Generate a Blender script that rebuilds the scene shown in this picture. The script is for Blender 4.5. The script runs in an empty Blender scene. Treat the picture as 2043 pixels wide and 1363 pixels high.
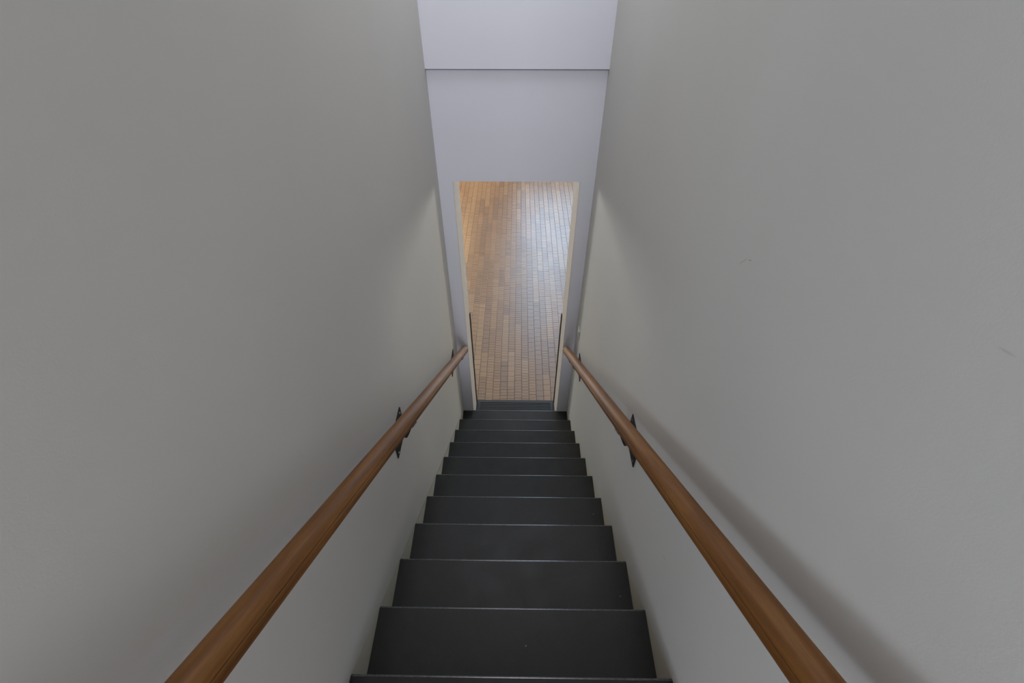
import bpy, bmesh, math, random
from mathutils import Vector, Matrix

random.seed(7)
scene = bpy.context.scene
COL = scene.collection

# ------------------------------------------------------------------ measures
G, R = 0.23559, 0.17541          # going and rise of one step
W = 0.46                         # half width of the stair
YW = 2.348                       # face of the end wall
YB = 2.600                       # back of the end wall
DX = 0.376                       # half width of the door opening
DZ = 0.400                       # head of the opening
N_LAST = 11
Z_LOW = -12 * R                  # floor of the lower room
Z_LAND = R                       # landing above
Z_TOP = 2.85                     # ceiling upstairs
Z_LOWCEIL = 3.70
SLOPE = Vector((0, G, -R)).normalized()
PERP = Vector((0, R, G)).normalized()

# ------------------------------------------------------------------ camera
cam_d = bpy.data.cameras.new('camera')
cam = bpy.data.objects.new('camera', cam_d)
COL.objects.link(cam)
scene.camera = cam
PITCH, YAW, ROLL, FOC = 0.75793, 0.0130, -0.00135, 952.526
cam.matrix_world = (Matrix.Translation((0.00801, -0.33669, 1.64695)) @ Matrix.Rotation(YAW, 4, 'Z')
                    @ Matrix.Rotation(math.pi / 2 - PITCH, 4, 'X') @ Matrix.Rotation(ROLL, 4, 'Z'))
cam_d.sensor_fit = 'HORIZONTAL'
cam_d.sensor_width = 36.0
cam_d.lens = 36.0 * FOC / 2043.0
cam_d.clip_start = 0.02

# ------------------------------------------------------------------ world, lights, exposure
world = bpy.data.worlds.new('overcast_sky')
scene.world = world
world.use_nodes = True
bg = world.node_tree.nodes['Background']
bg.inputs['Color'].default_value = (0.62, 0.72, 0.90, 1)
bg.inputs['Strength'].default_value = 1.0


def area(name, loc, aim, sx, sy, power, color):
    d = bpy.data.lights.new(name, 'AREA')
    d.shape = 'RECTANGLE'
    d.size, d.size_y = sx, sy
    d.energy = power
    d.color = color
    o = bpy.data.objects.new(name, d)
    COL.objects.link(o)
    o.location = loc
    o.rotation_euler = (Vector(aim) - Vector(loc)).to_track_quat('-Z', 'Y').to_euler()
    return o


# daylight entering at the windows (one area light set in each opening)
area('window_daylight', (-1.75, -4.0, 2.33), (-1.75, 0, 2.33), 0.90, 0.72, 84, (0.76, 0.84, 0.97))
area('window_daylight', (0.32, -4.0, 2.33), (0.32, 0, 2.33), 1.05, 0.72, 98, (0.80, 0.80, 0.91))
area('window_daylight', (0.0, 1.85, 2.87), (0, 1.85, 0), 0.62, 0.72, 13, (0.88, 0.90, 0.97))  # added overhead fill through a made-up ceiling opening, not a known window
area('window_daylight', (-3.2, 9.22, -0.7), (-3.2, 0, -0.7), 1.15, 1.6, 205, (0.88, 0.94, 0.98))
area('window_daylight', (0.85, 9.22, 1.15), (0.85, 0, 1.15), 1.6, 4.4, 106, (0.48, 0.73, 1.0))
area('window_daylight', (3.5, 9.22, -0.7), (3.5, 0, -0.7), 1.15, 1.6, 178, (1.0, 0.99, 0.95))
area('floor_lamp_light', (-1.7, 8.6, -0.4), (-1.2, 6.5, -2.1), 0.5, 0.5, 34, (1.0, 0.56, 0.20))  # added unseen fill that warms the far left floor, no lamp stands there

scene.view_settings.view_transform = 'Standard'
scene.view_settings.look = 'None'
scene.view_settings.gamma = 1.0
scene.view_settings.use_curve_mapping = False
scene.view_settings.exposure = 0.0


# ------------------------------------------------------------------ materials
def lin(c):
    return tuple((x / 255 / 12.92) if x / 255 <= 0.04045 else ((x / 255 + 0.055) / 1.055) ** 2.4 for x in c) + (1,)


class NT:
    def __init__(self, name):
        self.m = bpy.data.materials.new(name)
        self.m.use_nodes = True
        self.t = self.m.node_tree
        self.b = self.t.nodes['Principled BSDF']

    def n(self, typ, **kw):
        nd = self.t.nodes.new(typ)
        for k, v in kw.items():
            if k in nd.inputs.keys():
                nd.inputs[k].default_value = v
            else:
                setattr(nd, k, v)
        return nd

    def l(self, a, b):
        self.t.links.new(a, b)

    def coord(self, scale=(1, 1, 1), rot=(0, 0, 0)):
        tc = self.n('ShaderNodeTexCoord')
        mp = self.n('ShaderNodeMapping')
        mp.inputs['Scale'].default_value = scale
        mp.inputs['Rotation'].default_value = rot
        self.l(tc.outputs['Object'], mp.inputs['Vector'])
        return mp.outputs['Vector']

    def noise(self, vec, scale, detail=4, rough=0.55):
        nd = self.n('ShaderNodeTexNoise')
        nd.inputs['Scale'].default_value = scale
        nd.inputs['Detail'].default_value = detail
        nd.inputs['Roughness'].default_value = rough
        self.l(vec, nd.inputs['Vector'])
        return nd.outputs['Fac']

    def ramp(self, fac, stops):
        nd = self.n('ShaderNodeValToRGB')
        el = nd.color_ramp.elements
        while len(el) < len(stops):
            el.new(0.5)
        for e, (p, c) in zip(el, stops):
            e.position = p
            e.color = c if len(c) == 4 else tuple(c) + (1,)
        self.l(fac, nd.inputs['Fac'])
        return nd.outputs['Color']

    def bump(self, h, strength, dist=0.001):
        nd = self.n('ShaderNodeBump')
        nd.inputs['Strength'].default_value = strength
        nd.inputs['Distance'].default_value = dist
        self.l(h, nd.inputs['Height'])
        self.l(nd.outputs['Normal'], self.b.inputs['Normal'])

    def math(self, op, a, b):
        nd = self.n('ShaderNodeMath', operation=op)
        for i, v in enumerate((a, b)):
            if isinstance(v, (int, float)):
                nd.inputs[i].default_value = v
            else:
                self.l(v, nd.inputs[i])
        return nd.outputs[0]

    def mix(self, fac, a, b, mode='MIX'):
        nd = self.n('ShaderNodeMix', data_type='RGBA', blend_type=mode)
        if isinstance(fac, (int, float)):
            nd.inputs['Factor'].default_value = fac
        else:
            self.l(fac, nd.inputs['Factor'])
        for i, v in ((6, a), (7, b)):
            if isinstance(v, tuple):
                nd.inputs[i].default_value = v
            else:
                self.l(v, nd.inputs[i])
        return nd.outputs[2]


def plaster(name, col, bump=0.25, rough=0.75):
    t = NT(name)
    v = t.coord()
    big = t.noise(v, 1.3, 3)
    c2 = tuple(x * 0.965 for x in col[:3]) + (1,)
    t.l(t.ramp(big, [(0.35, c2), (0.65, col)]), t.b.inputs['Base Color'])
    t.b.inputs['Roughness'].default_value = rough
    t.b.inputs['Specular IOR Level'].default_value = 0.3
    fine = t.noise(v, 260, 3, 0.6)
    mid = t.noise(v, 22, 2)
    t.bump(t.math('ADD', fine, t.math('MULTIPLY', mid, 1.5)), bump, 0.0006)
    return t.m


def mat_wall_marked(name, marks):
    """side-wall plaster with small scratches; each mark: (x, y, z), angle in the wall plane, half length, half width, colour"""
    m = plaster(name, lin((206, 204, 198)))
    t = NT.__new__(NT)
    t.m, t.t, t.b = m, m.node_tree, m.node_tree.nodes['Principled BSDF']
    c = t.b.inputs['Base Color'].links[0].from_socket
    tc = t.n('ShaderNodeTexCoord')
    for loc, ang, hl, hw, col in marks:
        mp = t.n('ShaderNodeMapping', vector_type='TEXTURE')
        mp.inputs['Location'].default_value = loc
        mp.inputs['Rotation'].default_value = (ang, 0, 0)
        mp.inputs['Scale'].default_value = (0.05, hl, hw)
        t.l(tc.outputs['Object'], mp.inputs['Vector'])
        ln = t.n('ShaderNodeVectorMath', operation='LENGTH')
        t.l(mp.outputs['Vector'], ln.inputs[0])
        f = t.ramp(ln.outputs['Value'], [(0.0, (0.8, 0.8, 0.8)), (0.45, (0.7, 0.7, 0.7)), (1.0, (0, 0, 0))])
        c = t.mix(f, c, lin(col))
    t.l(c, t.b.inputs['Base Color'])
    return m


M_WALL = plaster('painted_plaster', lin((206, 204, 198)))
M_WALL_L = mat_wall_marked('painted_plaster_left', [
    ((-W, 2.335, -0.93), 1.5, 0.030, 0.006, (120, 112, 100)), ((-W, 2.338, -1.40), 1.5, 0.020, 0.005, (110, 100, 90)),
    ((-W, 2.338, -1.66), 1.4, 0.012, 0.006, (70, 55, 48))])
M_WALL_R = mat_wall_marked('painted_plaster_right', [
    ((W, 0.473, 1.106), 2.25, 0.026, 0.0013, (165, 161, 152)), ((W, 0.450, 1.124), 2.6, 0.007, 0.0016, (135, 130, 122)),
    ((W, -0.018, 1.337), 2.9, 0.012, 0.002, (188, 185, 178)), ((W, 0.270, 0.177), 2.7, 0.013, 0.0012, (70, 68, 66)),
    ((W, 2.338, -1.32), 1.5, 0.030, 0.005, (100, 92, 84)), ((W, 2.338, -1.48), 1.5, 0.014, 0.005, (85, 75, 68)),
    ((W, 2.150, -0.90), 1.5, 0.020, 0.003, (120, 114, 104))])
M_END = plaster('painted_board', lin((230, 231, 237)), 0.15, 0.6)
M_JAMB = plaster('cream_paint', lin((220, 213, 203)), 0.15, 0.5)
M_STRINGER = plaster('stringer_paint', lin((208, 204, 186)), 0.15, 0.6)
M_CEIL = plaster('ceiling_paint', lin((225, 224, 220)), 0.1, 0.8)


def mat_rubber():
    t = NT('charcoal_rubber')
    v = t.coord()
    a = t.noise(v, 9, 4)
    f = t.noise(v, 700, 2, 0.7)
    c = t.ramp(a, [(0.3, lin((38, 37, 35))), (0.7, lin((50, 49, 46)))])
    sp = t.ramp(f, [(0.40, (0.72, 0.72, 0.72)), (0.66, (1.25, 1.25, 1.22))])
    c = t.mix(1.0, c, sp, 'MULTIPLY')
    # rare pale crumbs
    vo = t.n('ShaderNodeTexVoronoi')
    vo.inputs['Scale'].default_value = 14
    t.l(v, vo.inputs['Vector'])
    crumb = t.ramp(vo.outputs['Distance'], [(0.0, (1, 1, 1)), (0.028, (1, 1, 1)), (0.034, (0, 0, 0))])
    gate = t.ramp(t.noise(v, 5.3, 1), [(0.60, (0, 0, 0)), (0.63, (1, 1, 1))])
    c = t.mix(t.math('MULTIPLY', crumb, gate), c, lin((140, 138, 130)))
    t.l(c, t.b.inputs['Base Color'])
    t.l(t.ramp(a, [(0.3, (0.40,) * 3), (0.7, (0.52,) * 3)]), t.b.inputs['Roughness'])
    t.b.inputs['Specular IOR Level'].default_value = 0.38
    t.bump(f, 0.35, 0.0008)
    return t.m


M_TREAD = mat_rubber()


def simple(name, col, rough, metal=0.0, spec=0.5, nscale=60, var=0.12, bump=0.1):
    t = NT(name)
    v = t.coord()
    f = t.noise(v, nscale, 3)
    lo = tuple(x * (1 - var) for x in col[:3]) + (1,)
    hi = tuple(min(1, x * (1 + var)) for x in col[:3]) + (1,)
    t.l(t.ramp(f, [(0.3, lo), (0.7, hi)]), t.b.inputs['Base Color'])
    t.b.inputs['Roughness'].default_value = rough
    t.b.inputs['Metallic'].default_value = metal
    t.b.inputs['Specular IOR Level'].default_value = spec
    t.bump(f, bump, 0.0005)
    return t.m


M_NOSE = simple('worn_rubber_nosing', lin((78, 79, 80)), 0.22, 0, 0.9, 90, 0.3, 0.2)
M_IRON = simple('black_iron', lin((30, 29, 28)), 0.5, 0.0, 0.4)
M_SCREW = simple('steel_screw', lin((150, 148, 145)), 0.35, 0.8)
M_RIBBED = simple('ribbed_rubber', lin((48, 49, 50)), 0.35, 0, 0.55)
M_GUARD = simple('dark_strip', lin((52, 42, 34)), 0.5)
M_SWITCH = simple('white_plastic', lin((215, 213, 206)), 0.35, nscale=30, var=0.03)
M_JOINT = simple('dark_joint', lin((84, 66, 50)), 0.7)
M_SEAM_SHADOW = simple('seam_filler', lin((120, 121, 128)), 0.7)  # dark colour stands in for shade under the upper panel
M_FRAME = simple('window_frame_paint', lin((205, 205, 203)), 0.4, var=0.03)


def mat_rail():
    t = NT('stained_oak')
    v = t.coord(scale=(1, 0.06, 1))          # local y runs along the rail
    a = t.noise(v, 45, 6, 0.6)
    b = t.noise(v, 170, 4, 0.6)
    big = t.noise(t.coord(scale=(1, 1, 1)), 3.0, 3)
    c = t.ramp(a, [(0.28, lin((98, 59, 20))), (0.5, lin((126, 80, 30))), (0.72, lin((150, 101, 44)))])
    c = t.mix(0.5, c, t.ramp(b, [(0.3, (0.72, 0.72, 0.72)), (0.7, (1, 1, 1))]), 'MULTIPLY')
    c = t.mix(0.45, c, t.ramp(big, [(0.35, (0.75, 0.7, 0.62)), (0.65, (1, 1, 1))]), 'MULTIPLY')
    t.l(c, t.b.inputs['Base Color'])
    t.b.inputs['Roughness'].default_value = 0.5
    t.b.inputs['Specular IOR Level'].default_value = 0.45
    t.bump(b, 0.15, 0.0006)
    return t.m


M_RAIL = mat_rail()


def mat_block():
    """end-grain / strip wood block; the shade comes from a per-face colour attribute (species of each block)"""
    t = NT('wood_block')
    at = t.n('ShaderNodeAttribute', attribute_name='tone')
    v = t.coord(scale=(0.25, 1, 1))
    g1 = t.noise(v, 110, 4)
    g2 = t.noise(t.coord(), 1.6, 3)
    c = t.mix(0.6, at.outputs['Color'], t.ramp(g1, [(0.3, (0.78, 0.76, 0.72)), (0.7, (1, 1, 1))]), 'MULTIPLY')
    t.l(c, t.b.inputs['Base Color'])
    t.l(t.ramp(g2, [(0.3, (0.30,) * 3), (0.7, (0.42,) * 3)]), t.b.inputs['Roughness'])
    t.b.inputs['Specular IOR Level'].default_value = 0.6
    t.b.inputs['Coat Weight'].default_value = 0.8
    t.b.inputs['Coat Roughness'].default_value = 0.34
    t.bump(g1, 0.2, 0.0006)
    return t.m


M_BLOCK = mat_block()


# ------------------------------------------------------------------ mesh helpers
def add_box(bm, x0, x1, y0, y1, z0, z1):
    vs = [bm.verts.new((x, y, z)) for z in (z0, z1) for y in (y0, y1) for x in (x0, x1)]
    q = [(0, 2, 3, 1), (4, 5, 7, 6), (0, 1, 5, 4), (2, 6, 7, 3), (0, 4, 6, 2), (1, 3, 7, 5)]
    return [bm.faces.new([vs[i] for i in f]) for f in q]


def add_prism(bm, poly, x0, x1):
    """closed (y, z) outline extruded along x"""
    a = [bm.verts.new((x0, y, z)) for y, z in poly]
    b = [bm.verts.new((x1, y, z)) for y, z in poly]
    n = len(poly)
    bm.faces.new(a)
    bm.faces.new(list(reversed(b)))
    for i in range(n):
        j = (i + 1) % n
        bm.faces.new((a[i], b[i], b[j], a[j]))


def obj(name, bm, mat, parent=None, bevel=0.0, seg=2, smooth=False, loc=None):
    bmesh.ops.recalc_face_normals(bm, faces=bm.faces[:])
    if bevel:
        bmesh.ops.bevel(bm, geom=bm.edges[:], offset=bevel, segments=seg, affect='EDGES', clamp_overlap=True)
    me = bpy.data.meshes.new(name)
    bm.to_mesh(me)
    bm.free()
    me.materials.append(mat)
    if smooth:
        for p in me.polygons:
            p.use_smooth = True
    o = bpy.data.objects.new(name, me)
    COL.objects.link(o)
    if parent:
        o.parent = parent
    if loc:
        o.location = loc
    return o


def tag(o, label, cat, group=None):
    o['label'] = label
    o['category'] = cat
    if group:
        o['group'] = group
    return o


def struct(name, bm, mat, parent=None, label=None, cat=None, **k):
    o = obj(name, bm, mat, parent, **k)
    o['kind'] = 'structure'
    if label:
        tag(o, label, cat)
    return o


def empty(name, loc=(0, 0, 0)):
    o = bpy.data.objects.new(name, None)
    COL.objects.link(o)
    o.location = loc
    return o


def copy_tree(o, parent=None, off=None):
    c = o.copy()
    COL.objects.link(c)
    if parent:
        c.parent = parent
    for ch in list(o.children):
        copy_tree(ch, c)
    return c


B = bmesh.new

# ------------------------------------------------------------------ side walls
Y0 = -1.00                                   # stairwell walls begin here, the landing lies behind


def pitch(y, up=0.0):
    return -R * y / G + up


for side, name, lab in ((-1, 'wall_left', 'grey white plaster wall on the left of the stairs'),
                        (1, 'wall_right', 'grey white plaster wall on the right of the stairs')):
    bm = B()
    lip = 0.004
    bot = -12 * R - 0.1
    # plaster face: stops along the line of the nosings, the stringer shows underneath
    yk = 10 * G
    poly = [(Y0, Z_TOP), (Y0, Z_LAND), (-G, Z_LAND), (-G - 0.0, pitch(-G, lip)), (yk, pitch(yk, lip)), (YB, pitch(yk, lip)), (YB, Z_TOP)]
    poly = [(Y0, Z_TOP), (Y0, Z_LAND + lip), (-G, Z_LAND + lip), (yk, pitch(yk, lip)), (YW, pitch(yk, lip)), (YW, Z_TOP)]
    add_prism(bm, poly, side * W, side * (W + 0.16))
    struct(name, bm, M_WALL_L if side < 0 else M_WALL_R, label=lab, cat='wall')

# stringer boards, set back a little behind the plaster
for side, idx, lab in ((-1, 1, 'cream painted stringer board under the left plaster wall'),
                       (1, 2, 'cream painted stringer board under the right plaster wall')):
    bm = B()
    poly = [(Y0, Z_LAND), (-G, Z_LAND), (10 * G, -10 * R), (YW, -10 * R), (YW, -13 * R), (2.0, -13 * R), (Y0, Z_LAND - 3 * R)]
    add_prism(bm, poly, side * (W + 0.003), side * (W + 0.05))
    struct('trim_%d' % idx, bm, M_STRINGER, label=lab, cat='trim')

# ------------------------------------------------------------------ end wall with the opening
bm = B()
zb = -10 * R + 0.0015
SEAM = 0.992
OUT = 4.0
# lower part around the opening, as closed pieces meeting flush
add_box(bm, -W, -DX, YW, YB, zb, DZ)
add_box(bm, DX, W, YW, YB, zb, DZ)
add_box(bm, -W, W, YW, YB, DZ, SEAM)
struct('wall_end', bm, M_END, label='pale wall with tall doorway at the foot of the stairs', cat='wall')
bm = B()
add_box(bm, -W, W, YW - 0.022, YB, SEAM + 0.005, Z_TOP)
struct('wall_upper', bm, M_END, label='pale upper wall panel above the dark horizontal joint', cat='wall')
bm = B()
add_box(bm, -W, W, YW - 0.018, YB, SEAM, SEAM + 0.005)  # dark strip in place of the shadow gap below the proud panel
struct('trim_3', bm, M_SEAM_SHADOW, label='thin dark joint line across the end wall', cat='trim')

# cream jamb linings inside the opening
for side, idx, lab in ((-1, 4, 'cream lining on the left side of the doorway'), (1, 5, 'cream lining on the right side of the doorway')):
    bm = B()
    add_box(bm, side * (DX - 0.004), side * DX, YW + 0.001, YB + 0.001, -11 * R, DZ)
    struct('trim_%d' % idx, bm, M_JAMB, label=lab, cat='trim')
    g = B()
    add_box(g, side * (DX - 0.012), side * (DX - 0.0042), YB - 0.012, YB + 0.004, -11 * R + 0.002, -0.82)
    o = obj('corner_guard', g, M_GUARD)
    tag(o, 'thin dark edge strip on the far %s corner of the doorway' % ('left' if side < 0 else 'right'), 'strip')

# ------------------------------------------------------------------ staircase
stair = empty('staircase', (0, 0, 0))
tag(stair, 'narrow straight staircase with dark charcoal rubber treads leading down', 'staircase')
TH = 0.030
NB = 0.0065                # depth of the worn nosing edge
WT = W + 0.0025            # tread half width
for i in range(0, 11):
    y1 = i * G
    y0 = (i - 1) * G
    z = -i * R
    bm = B()
    # rounded nosing profile
    r = 0.0055
    prof = [(y0 - 0.02, z - TH), (y0 - 0.02, z), (y1 - NB, z)]
    add_prism(bm, prof + [(y1 - NB, z - TH)], -WT, WT)
    tr = obj('tread', bm, M_TREAD, stair)
    bm = B()
    prof = [(y1 - NB, z + 0.0006)]
    for k in range(6):
        a = math.pi / 2 * (1 - k / 5)
        prof.append((y1 - r + r * math.cos(a), z - r + 0.0006 + r * math.sin(a)))
    prof += [(y1 - 0.001, z - TH - 0.006), (y1 - NB, z - TH - 0.006)]
    add_prism(bm, prof, -WT, WT)
    obj('nosing', bm, M_NOSE, tr)
    bm = B()
    add_box(bm, -WT, WT, y1 - 0.030, y1 - 0.018, z - R, z - TH)
    obj('riser', bm, M_TREAD, stair)

# last, ribbed step in the doorway
thr = empty('threshold_mat', (0, 0, -11 * R))
tag(thr, 'ribbed dark rubber step plate in the doorway at the bottom', 'threshold')
bm = B()
ya, yb_ = 10 * G - 0.017, 2.622
add_box(bm, -(DX - 0.0045), DX - 0.0045, ya, yb_, -0.03, 0.0)
obj('plate', bm, M_RIBBED, thr, bevel=0.002)
ny = 9
for k in range(ny):
    yy = 10 * G + 0.075 + k * 0.019
    bm = B()
    add_prism(bm, [(yy, -0.0), (yy + 0.002, 0.0035), (yy + 0.008, 0.0035), (yy + 0.010, -0.0)], -0.335, 0.335)
    obj('rib', bm, M_RIBBED, thr)
bm = B()
add_box(bm, -(DX - 0.0045), DX - 0.0045, YB - 0.02, YB + 0.006, -R + 0.001, -0.03)
obj('riser', bm, M_RIBBED, thr)

# ------------------------------------------------------------------ upper landing and hall behind the camera
HX, HY = 2.4, -4.1
bm = B()
add_box(bm, -HX, HX, HY, -G - 0.0, Z_LAND - 0.2, Z_LAND)
struct('floor_upper', bm, M_TREAD, label='dark rubber landing floor at the top of the stairs', cat='floor')
bm = B()
add_box(bm, -HX, HX, HY, Y0, Z_TOP, Z_TOP + 0.1)
for x0, x1, y0, y1 in ((-W - 0.16, W + 0.16, Y0, 1.43), (-W - 0.16, W + 0.16, 2.27, YB), (-W - 0.16, -0.36, 1.43, 2.27), (0.36, W + 0.16, 1.43, 2.27)):  # ceiling left open for the added overhead fill
    add_box(bm, x0, x1, y0, y1, Z_TOP, Z_TOP + 0.1)
struct('ceiling', bm, M_CEIL, label='white ceiling over the stairs and landing', cat='ceiling')
bm = B()
add_box(bm, -HX - 0.1, -HX, HY, Y0, Z_LAND, Z_TOP)
add_box(bm, -HX, -W - 0.16, Y0, Y0 + 0.1, Z_LAND, Z_TOP)
struct('wall_hall_left', bm, M_WALL, label='plaster wall left of the upper landing', cat='wall')
bm = B()
add_box(bm, HX, HX + 0.1, HY, Y0, Z_LAND, Z_TOP)
add_box(bm, W + 0.16, HX, Y0, Y0 + 0.1, Z_LAND, Z_TOP)
struct('wall_hall_right', bm, M_WALL, label='plaster wall right of the upper landing', cat='wall')


def wall_with_windows(name, axis, pos, a0, a1, z0, z1, holes, th, label, first):
    """wall running along x at y=pos with window holes, each with frame and mullion"""
    bm = B()

    def bx(u0, u1, v0, v1):
        add_box(bm, u0, u1, pos, pos + th, v0, v1)
    u = a0
    for w0, w1, h0, h1 in holes:
        bx(u, w0, z0, z1)
        bx(w0, w1, z0, h0)
        bx(w0, w1, h1, z1)
        u = w1
    bx(u, a1, z0, z1)
    struct(name, bm, M_WALL, label=label, cat='wall')
    t = 0.05
    for k, (w0, w1, h0, h1) in enumerate(holes):
        bm = B()
        for u0, u1, v0, v1 in ((w0, w0 + t, h0, h1), (w1 - t, w1, h0, h1), (w0 + t, w1 - t, h0, h0 + t), (w0 + t, w1 - t, h1 - t, h1),
                               ((w0 + w1) / 2 - t / 2, (w0 + w1) / 2 + t / 2, h0 + t, h1 - t)):
            bx(u0, u1, v0, v1)
        struct('window_%d' % (first + k), bm, M_FRAME, label='painted window frame in the %s' % label, cat='window')


wall_with_windows('wall_hall_back', 'x', HY - 0.1, -HX, HX, Z_LAND, Z_TOP, [(-2.25, -1.25, 1.93, 2.73), (-0.25, 0.89, 1.93, 2.73)], 0.1,
                  'plaster wall behind the upper landing', 1)

# ------------------------------------------------------------------ lower room
LX0, LX1, LY = -4.0, 5.0, 9.3
bm = B()
add_box(bm, LX0, LX1, YB, LY, Z_LOW - 0.1, Z_LOW - 0.006)
floor = struct('floor', bm, M_JOINT, label='wood block floor of the bright room below', cat='floor')
bm = B()
add_box(bm, LX0, LX1, YB, LY, Z_LOWCEIL, Z_LOWCEIL + 0.1)
struct('ceiling_lower', bm, M_CEIL, label='white ceiling of the room below', cat='ceiling')
bm = B()
add_box(bm, LX0, -W, YB - 0.1, YB, Z_LOW, Z_LOWCEIL)
add_box(bm, W, LX1, YB - 0.1, YB, Z_LOW, Z_LOWCEIL)
add_box(bm, -W, W, YB, YB + 0.001, DZ + 0.01, Z_LOWCEIL)
struct('wall_front', bm, M_WALL, label='room side of the wall around the doorway', cat='wall')
wall_with_windows('wall_far', 'x', LY, LX0, LX1, Z_LOW, Z_LOWCEIL, [(-3.82, -2.58, -1.55, 0.15), (0.0, 1.70, -1.10, 3.40), (2.88, 4.12, -1.55, 0.15)], 0.1,
                  'far wall of the room below', 3)
bm = B()
add_box(bm, LX0 - 0.1, LX0, YB, LY, Z_LOW, Z_LOWCEIL)
struct('wall_room_left', bm, M_WALL, label='left wall of the room below', cat='wall')
bm = B()
add_box(bm, LX1, LX1 + 0.1, YB, LY, Z_LOW, Z_LOWCEIL)
struct('wall_room_right', bm, M_WALL, label='right wall of the room below', cat='wall')

# wood blocks: columns run away from the door, each column a stack of small blocks
CW, RL, JT = 0.0745, 0.0392, 0.0011
PAL = [lin(c) for c in ((144, 109, 76), (138, 104, 72), (148, 115, 81), (133, 101, 73), (129, 98, 72), (152, 119, 85), (141, 108, 75))]
X0, X1 = -1.35, 1.55
ncol = int((X1 - X0) / CW)
YS, YE = YB + 0.01, 8.4


def block_faces(bm, lay, x0, x1, y0, y1, z1, tone):
    z0 = Z_LOW - 0.0065
    b = 0.0012
    lo = [bm.verts.new(p) for p in ((x0, y0, z0), (x1, y0, z0), (x1, y1, z0), (x0, y1, z0))]
    md = [bm.verts.new(p) for p in ((x0, y0, z1 - b), (x1, y0, z1 - b), (x1, y1, z1 - b), (x0, y1, z1 - b))]
    hi = [bm.verts.new(p) for p in ((x0 + b, y0 + b, z1), (x1 - b, y0 + b, z1), (x1 - b, y1 - b, z1), (x0 + b, y1 - b, z1))]
    fs = [bm.faces.new(hi)]
    for i in range(4):
        j = (i + 1) % 4
        fs.append(bm.faces.new((lo[i], lo[j], md[j], md[i])))
        fs.append(bm.faces.new((md[i], md[j], hi[j], hi[i])))
    for f in fs:
        for lp in f.loops:
            lp[lay] = tone


def block_list():
    out = []
    for c in range(ncol):
        x0 = X0 + c * CW
        y = YS - random.random() * 0.03
        y_first = True
        base = random.choice(PAL)
        left = 0
        while y < YE:
            if left <= 0:
                left = random.choice((5, 7, 9, 12, 16, 20))
                base = random.choice(PAL)
                ln = RL * random.choice((1, 1, 1, 1.9)) if y < 3.6 else RL
                if random.random() < 0.25:
                    out[-1:] = out[-1:]
            left -= 1
            k = random.uniform(0.94, 1.05)
            tone = (base[0] * k, base[1] * k, base[2] * k, 1)
            ys = max(y, YS)
            if y + ln - ys > 0.008:
                out.append((x0 + 0.0015, x0 + CW - 0.0015, ys + JT / 2, y + ln - JT / 2, Z_LOW + random.uniform(-0.0007, 0.0007), tone))
            y += ln
    return out


blocks = block_list()
vis = sorted([b for b in blocks if abs((b[0] + b[1]) / 2) < 0.42], key=lambda b: b[2])[:300]
vis_ids = {id(b) for b in vis}


def make_blocks(name, lst):
    bm = B()
    lay = bm.loops.layers.float_color.new('tone')
    for b in lst:
        block_faces(bm, lay, *b)
    me = bpy.data.meshes.new(name)
    bm.to_mesh(me)
    bm.free()
    me.materials.append(M_BLOCK)
    o = bpy.data.objects.new(name, me)
    COL.objects.link(o)
    o.parent = floor
    return o


for b in vis:
    make_blocks('wood_block', [b])
rest = make_blocks('wood_blocks', [b for b in blocks if id(b) not in vis_ids])
rest['kind'] = 'stuff'

# ------------------------------------------------------------------ handrails
RR = 0.0285


def make_rail(side):
    n0 = 0.622
    y_lo, y_hi = 2.300, -0.62
    def centre(y):
        # point on the rail axis for a given y
        p = PERP * n0
        s = (y - p.y) / SLOPE.y
        return p + SLOPE * s
    a, b = centre(y_hi), centre(y_lo)
    L = (b - a).length
    root = empty('handrail', (side * 0.392, a.y, a.z))
    # local frame: y along the rail, z perpendicular
    root.rotation_euler = (-math.atan2(R, G), 0, 0)
    bm = B()
    stations = [(0, 0.9), (0.004, 1.0)]
    stations += [(L * t / 12, 1.0) for t in range(1, 12)]
    stations += [(L - 0.005, 1.0), (L - 0.0015, 0.95), (L, 0.86)]
    rings = []
    g0 = math.radians(18 if side < 0 else 166)      # crease where the two halves of the rail meet
    angs = sorted([2 * math.pi * k / 40 for k in range(40) if abs(2 * math.pi * k / 40 - g0) > 0.12]
                  + [g0 - 0.09, g0 - 0.045, g0, g0 + 0.045, g0 + 0.09])
    n = len(angs)
    for y, sc in stations:
        ring = []
        for an in angs:
            rr = RR * sc - (0.0032 if abs(an - g0) < 0.02 else 0.0)
            ring.append(bm.verts.new((rr * math.cos(an), y, rr * 1.03 * math.sin(an))))
        rings.append(ring)
    for r0, r1 in zip(rings, rings[1:]):
        for k in range(n):
            j = (k + 1) % n
            bm.faces.new((r0[k], r0[j], r1[j], r1[k]))
    bm.faces.new(rings[0])
    bm.faces.new(list(reversed(rings[-1])))
    ro = obj('rail', bm, M_RAIL, root, smooth=True)
    return root, centre


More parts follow.
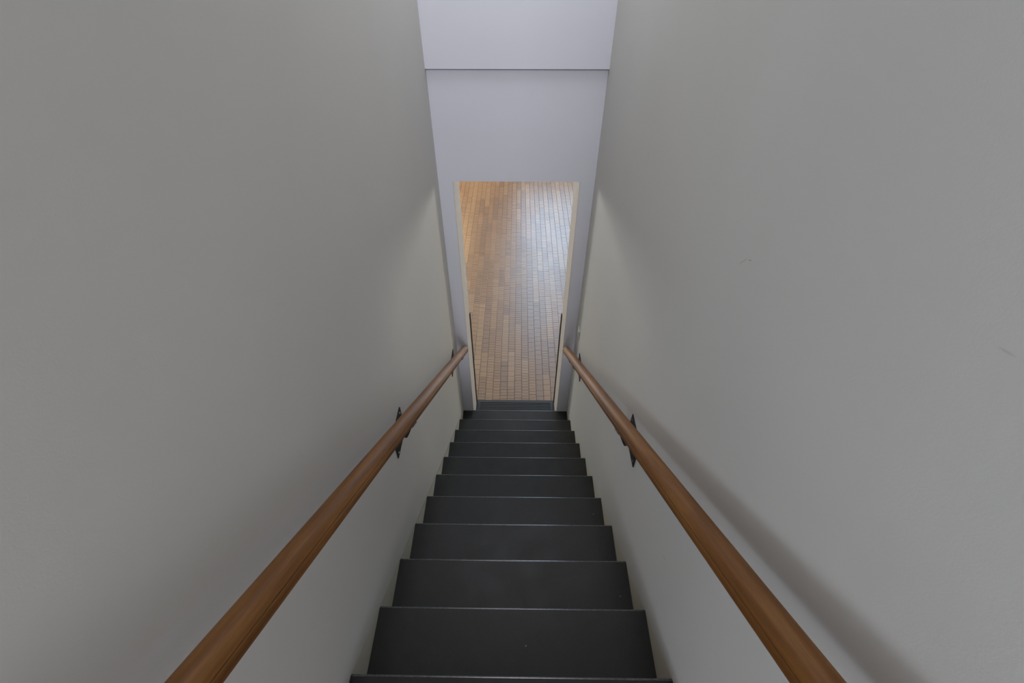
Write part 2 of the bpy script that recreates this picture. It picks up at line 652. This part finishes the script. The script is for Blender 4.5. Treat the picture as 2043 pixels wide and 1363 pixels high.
def make_bracket(root, side, py, pz):
    """square plate flat on the wall, curved iron arm to the underside of the rail"""
    inv = (Matrix.Translation(root.location) @ root.rotation_euler.to_matrix().to_4x4()).inverted()
    rot = root.rotation_euler.to_matrix().to_4x4()
    br = bpy.data.objects.new('bracket', None)
    # arm, in world axes relative to the plate centre on the wall
    wall_x = side * W
    rail_x = side * 0.392
    # rail axis point nearest (perpendicular to pitch) to plate
    pc = Vector((0, py, pz))
    nv = pc.dot(PERP)
    sad = Vector((rail_x, py, pz)) + PERP * (0.622 - nv) - SLOPE * 0.115
    under = sad - PERP * RR * 1.0
    pts = [Vector((wall_x - side * 0.004, py, pz)), Vector((wall_x - side * 0.030, py - 0.005, pz - 0.004)),
           Vector((rail_x + side * 0.022, py - 0.045, pz + 0.040)), under - PERP * 0.009 + SLOPE * 0.030, under - PERP * 0.004]
    bm = B()
    # smooth path
    path = []
    for k in range(13):
        t = k / 12 * (len(pts) - 1)
        i = min(int(t), len(pts) - 2)
        f = t - i
        p0 = pts[max(i - 1, 0)]; p1 = pts[i]; p2 = pts[i + 1]; p3 = pts[min(i + 2, len(pts) - 1)]
        path.append(0.5 * ((2 * p1) + (-p0 + p2) * f + (2 * p0 - 5 * p1 + 4 * p2 - p3) * f * f + (-p0 + 3 * p1 - 3 * p2 + p3) * f ** 3))
    rings = []
    for k, p in enumerate(path):
        d = (path[min(k + 1, 12)] - path[max(k - 1, 0)]).normalized()
        e1 = d.cross(SLOPE).normalized()
        e2 = d.cross(e1).normalized()
        rad = 0.0065 if 1 < k < 11 else 0.009
        rings.append([bm.verts.new(p + e1 * rad * math.cos(a) + e2 * rad * math.sin(a)) for a in [2 * math.pi * q / 10 for q in range(10)]])
    for r0, r1 in zip(rings, rings[1:]):
        for k in range(10):
            bm.faces.new((r0[k], r0[(k + 1) % 10], r1[(k + 1) % 10], r1[k]))
    bm.faces.new(rings[0]); bm.faces.new(list(reversed(rings[-1])))
    # saddle under the rail
    prof = []
    for k in range(7):
        a = math.pi + math.pi * (0.18 + 0.64 * k / 6)
        prof.append((a, RR * 1.0))
    ra, rb = [], []
    for a, rr in prof:
        for lst, rad in ((ra, RR - 0.0005), (rb, RR + 0.004)):
            lst.append([bm.verts.new(sad + Vector((rad * math.cos(a), 0, 0)) + PERP * rad * 1.03 * math.sin(a) + SLOPE * s) for s in (-0.024, 0.024)])
    for k in range(6):
        bm.faces.new((rb[k][0], rb[k][1], rb[k + 1][1], rb[k + 1][0]))
        bm.faces.new((ra[k][0], ra[k + 1][0], ra[k + 1][1], ra[k][1]))
        for e in (0, 1):
            bm.faces.new((ra[k][e], rb[k][e], rb[k + 1][e], ra[k + 1][e]))
    for k in (0, 6):
        bm.faces.new((ra[k][0], ra[k][1], rb[k][1], rb[k][0]))
    for v in bm.verts:
        v.co = inv @ v.co
    br = obj('bracket', bm, M_IRON, root, smooth=False)
    bm = B()
    hs = 0.0735
    x0, x1 = wall_x - side * 0.0045, wall_x - side * 0.0002
    add_box(bm, min(x0, x1), max(x0, x1), py - hs, py + hs, pz - hs * 0.97, pz + hs * 0.97)
    for v in bm.verts:
        v.co = inv @ v.co
    obj('wall_plate', bm, M_IRON, br, bevel=0.0012)
    for dy, dz in ((-1, -1), (1, 1), (-1, 1), (1, -1)):
        bm = B()
        c = Vector((wall_x - side * 0.0045, py + dy * 0.056, pz + dz * 0.054))
        m = Matrix.Translation(c) @ Matrix.Rotation(math.pi / 2, 4, 'Y')
        bmesh.ops.create_cone(bm, cap_ends=True, segments=12, radius1=0.0055, radius2=0.0045, depth=0.003, matrix=m)
        for v in bm.verts:
            v.co = inv @ v.co
        obj('screw', bm, M_SCREW, br)
    return br


for side, lab, plates in ((-1, 'brown wooden handrail on iron brackets along the left wall', ((0.789, 0.077), (2.086, -0.867))),
                          (1, 'brown wooden handrail on iron brackets along the right wall', ((0.738, 0.111), (2.007, -0.820)))):
    root, centre = make_rail(side)
    tag(root, lab, 'handrail', 'handrails on the stair walls')
    for py, pz in plates:
        make_bracket(root, side, py, pz)

# ------------------------------------------------------------------ small switch plate near the end wall
sw = empty('light_switch', (W, 2.215, -0.675))
tag(sw, 'small white wall plate on the right wall above the rail end', 'switch')
bm = B()
add_box(bm, -0.007, -0.0002, -0.034, 0.034, -0.036, 0.036)
obj('plate', bm, M_SWITCH, sw, bevel=0.002)
bm = B()
add_box(bm, -0.010, -0.007, -0.018, 0.018, -0.022, 0.022)
obj('rocker', bm, M_SWITCH, sw, bevel=0.001)
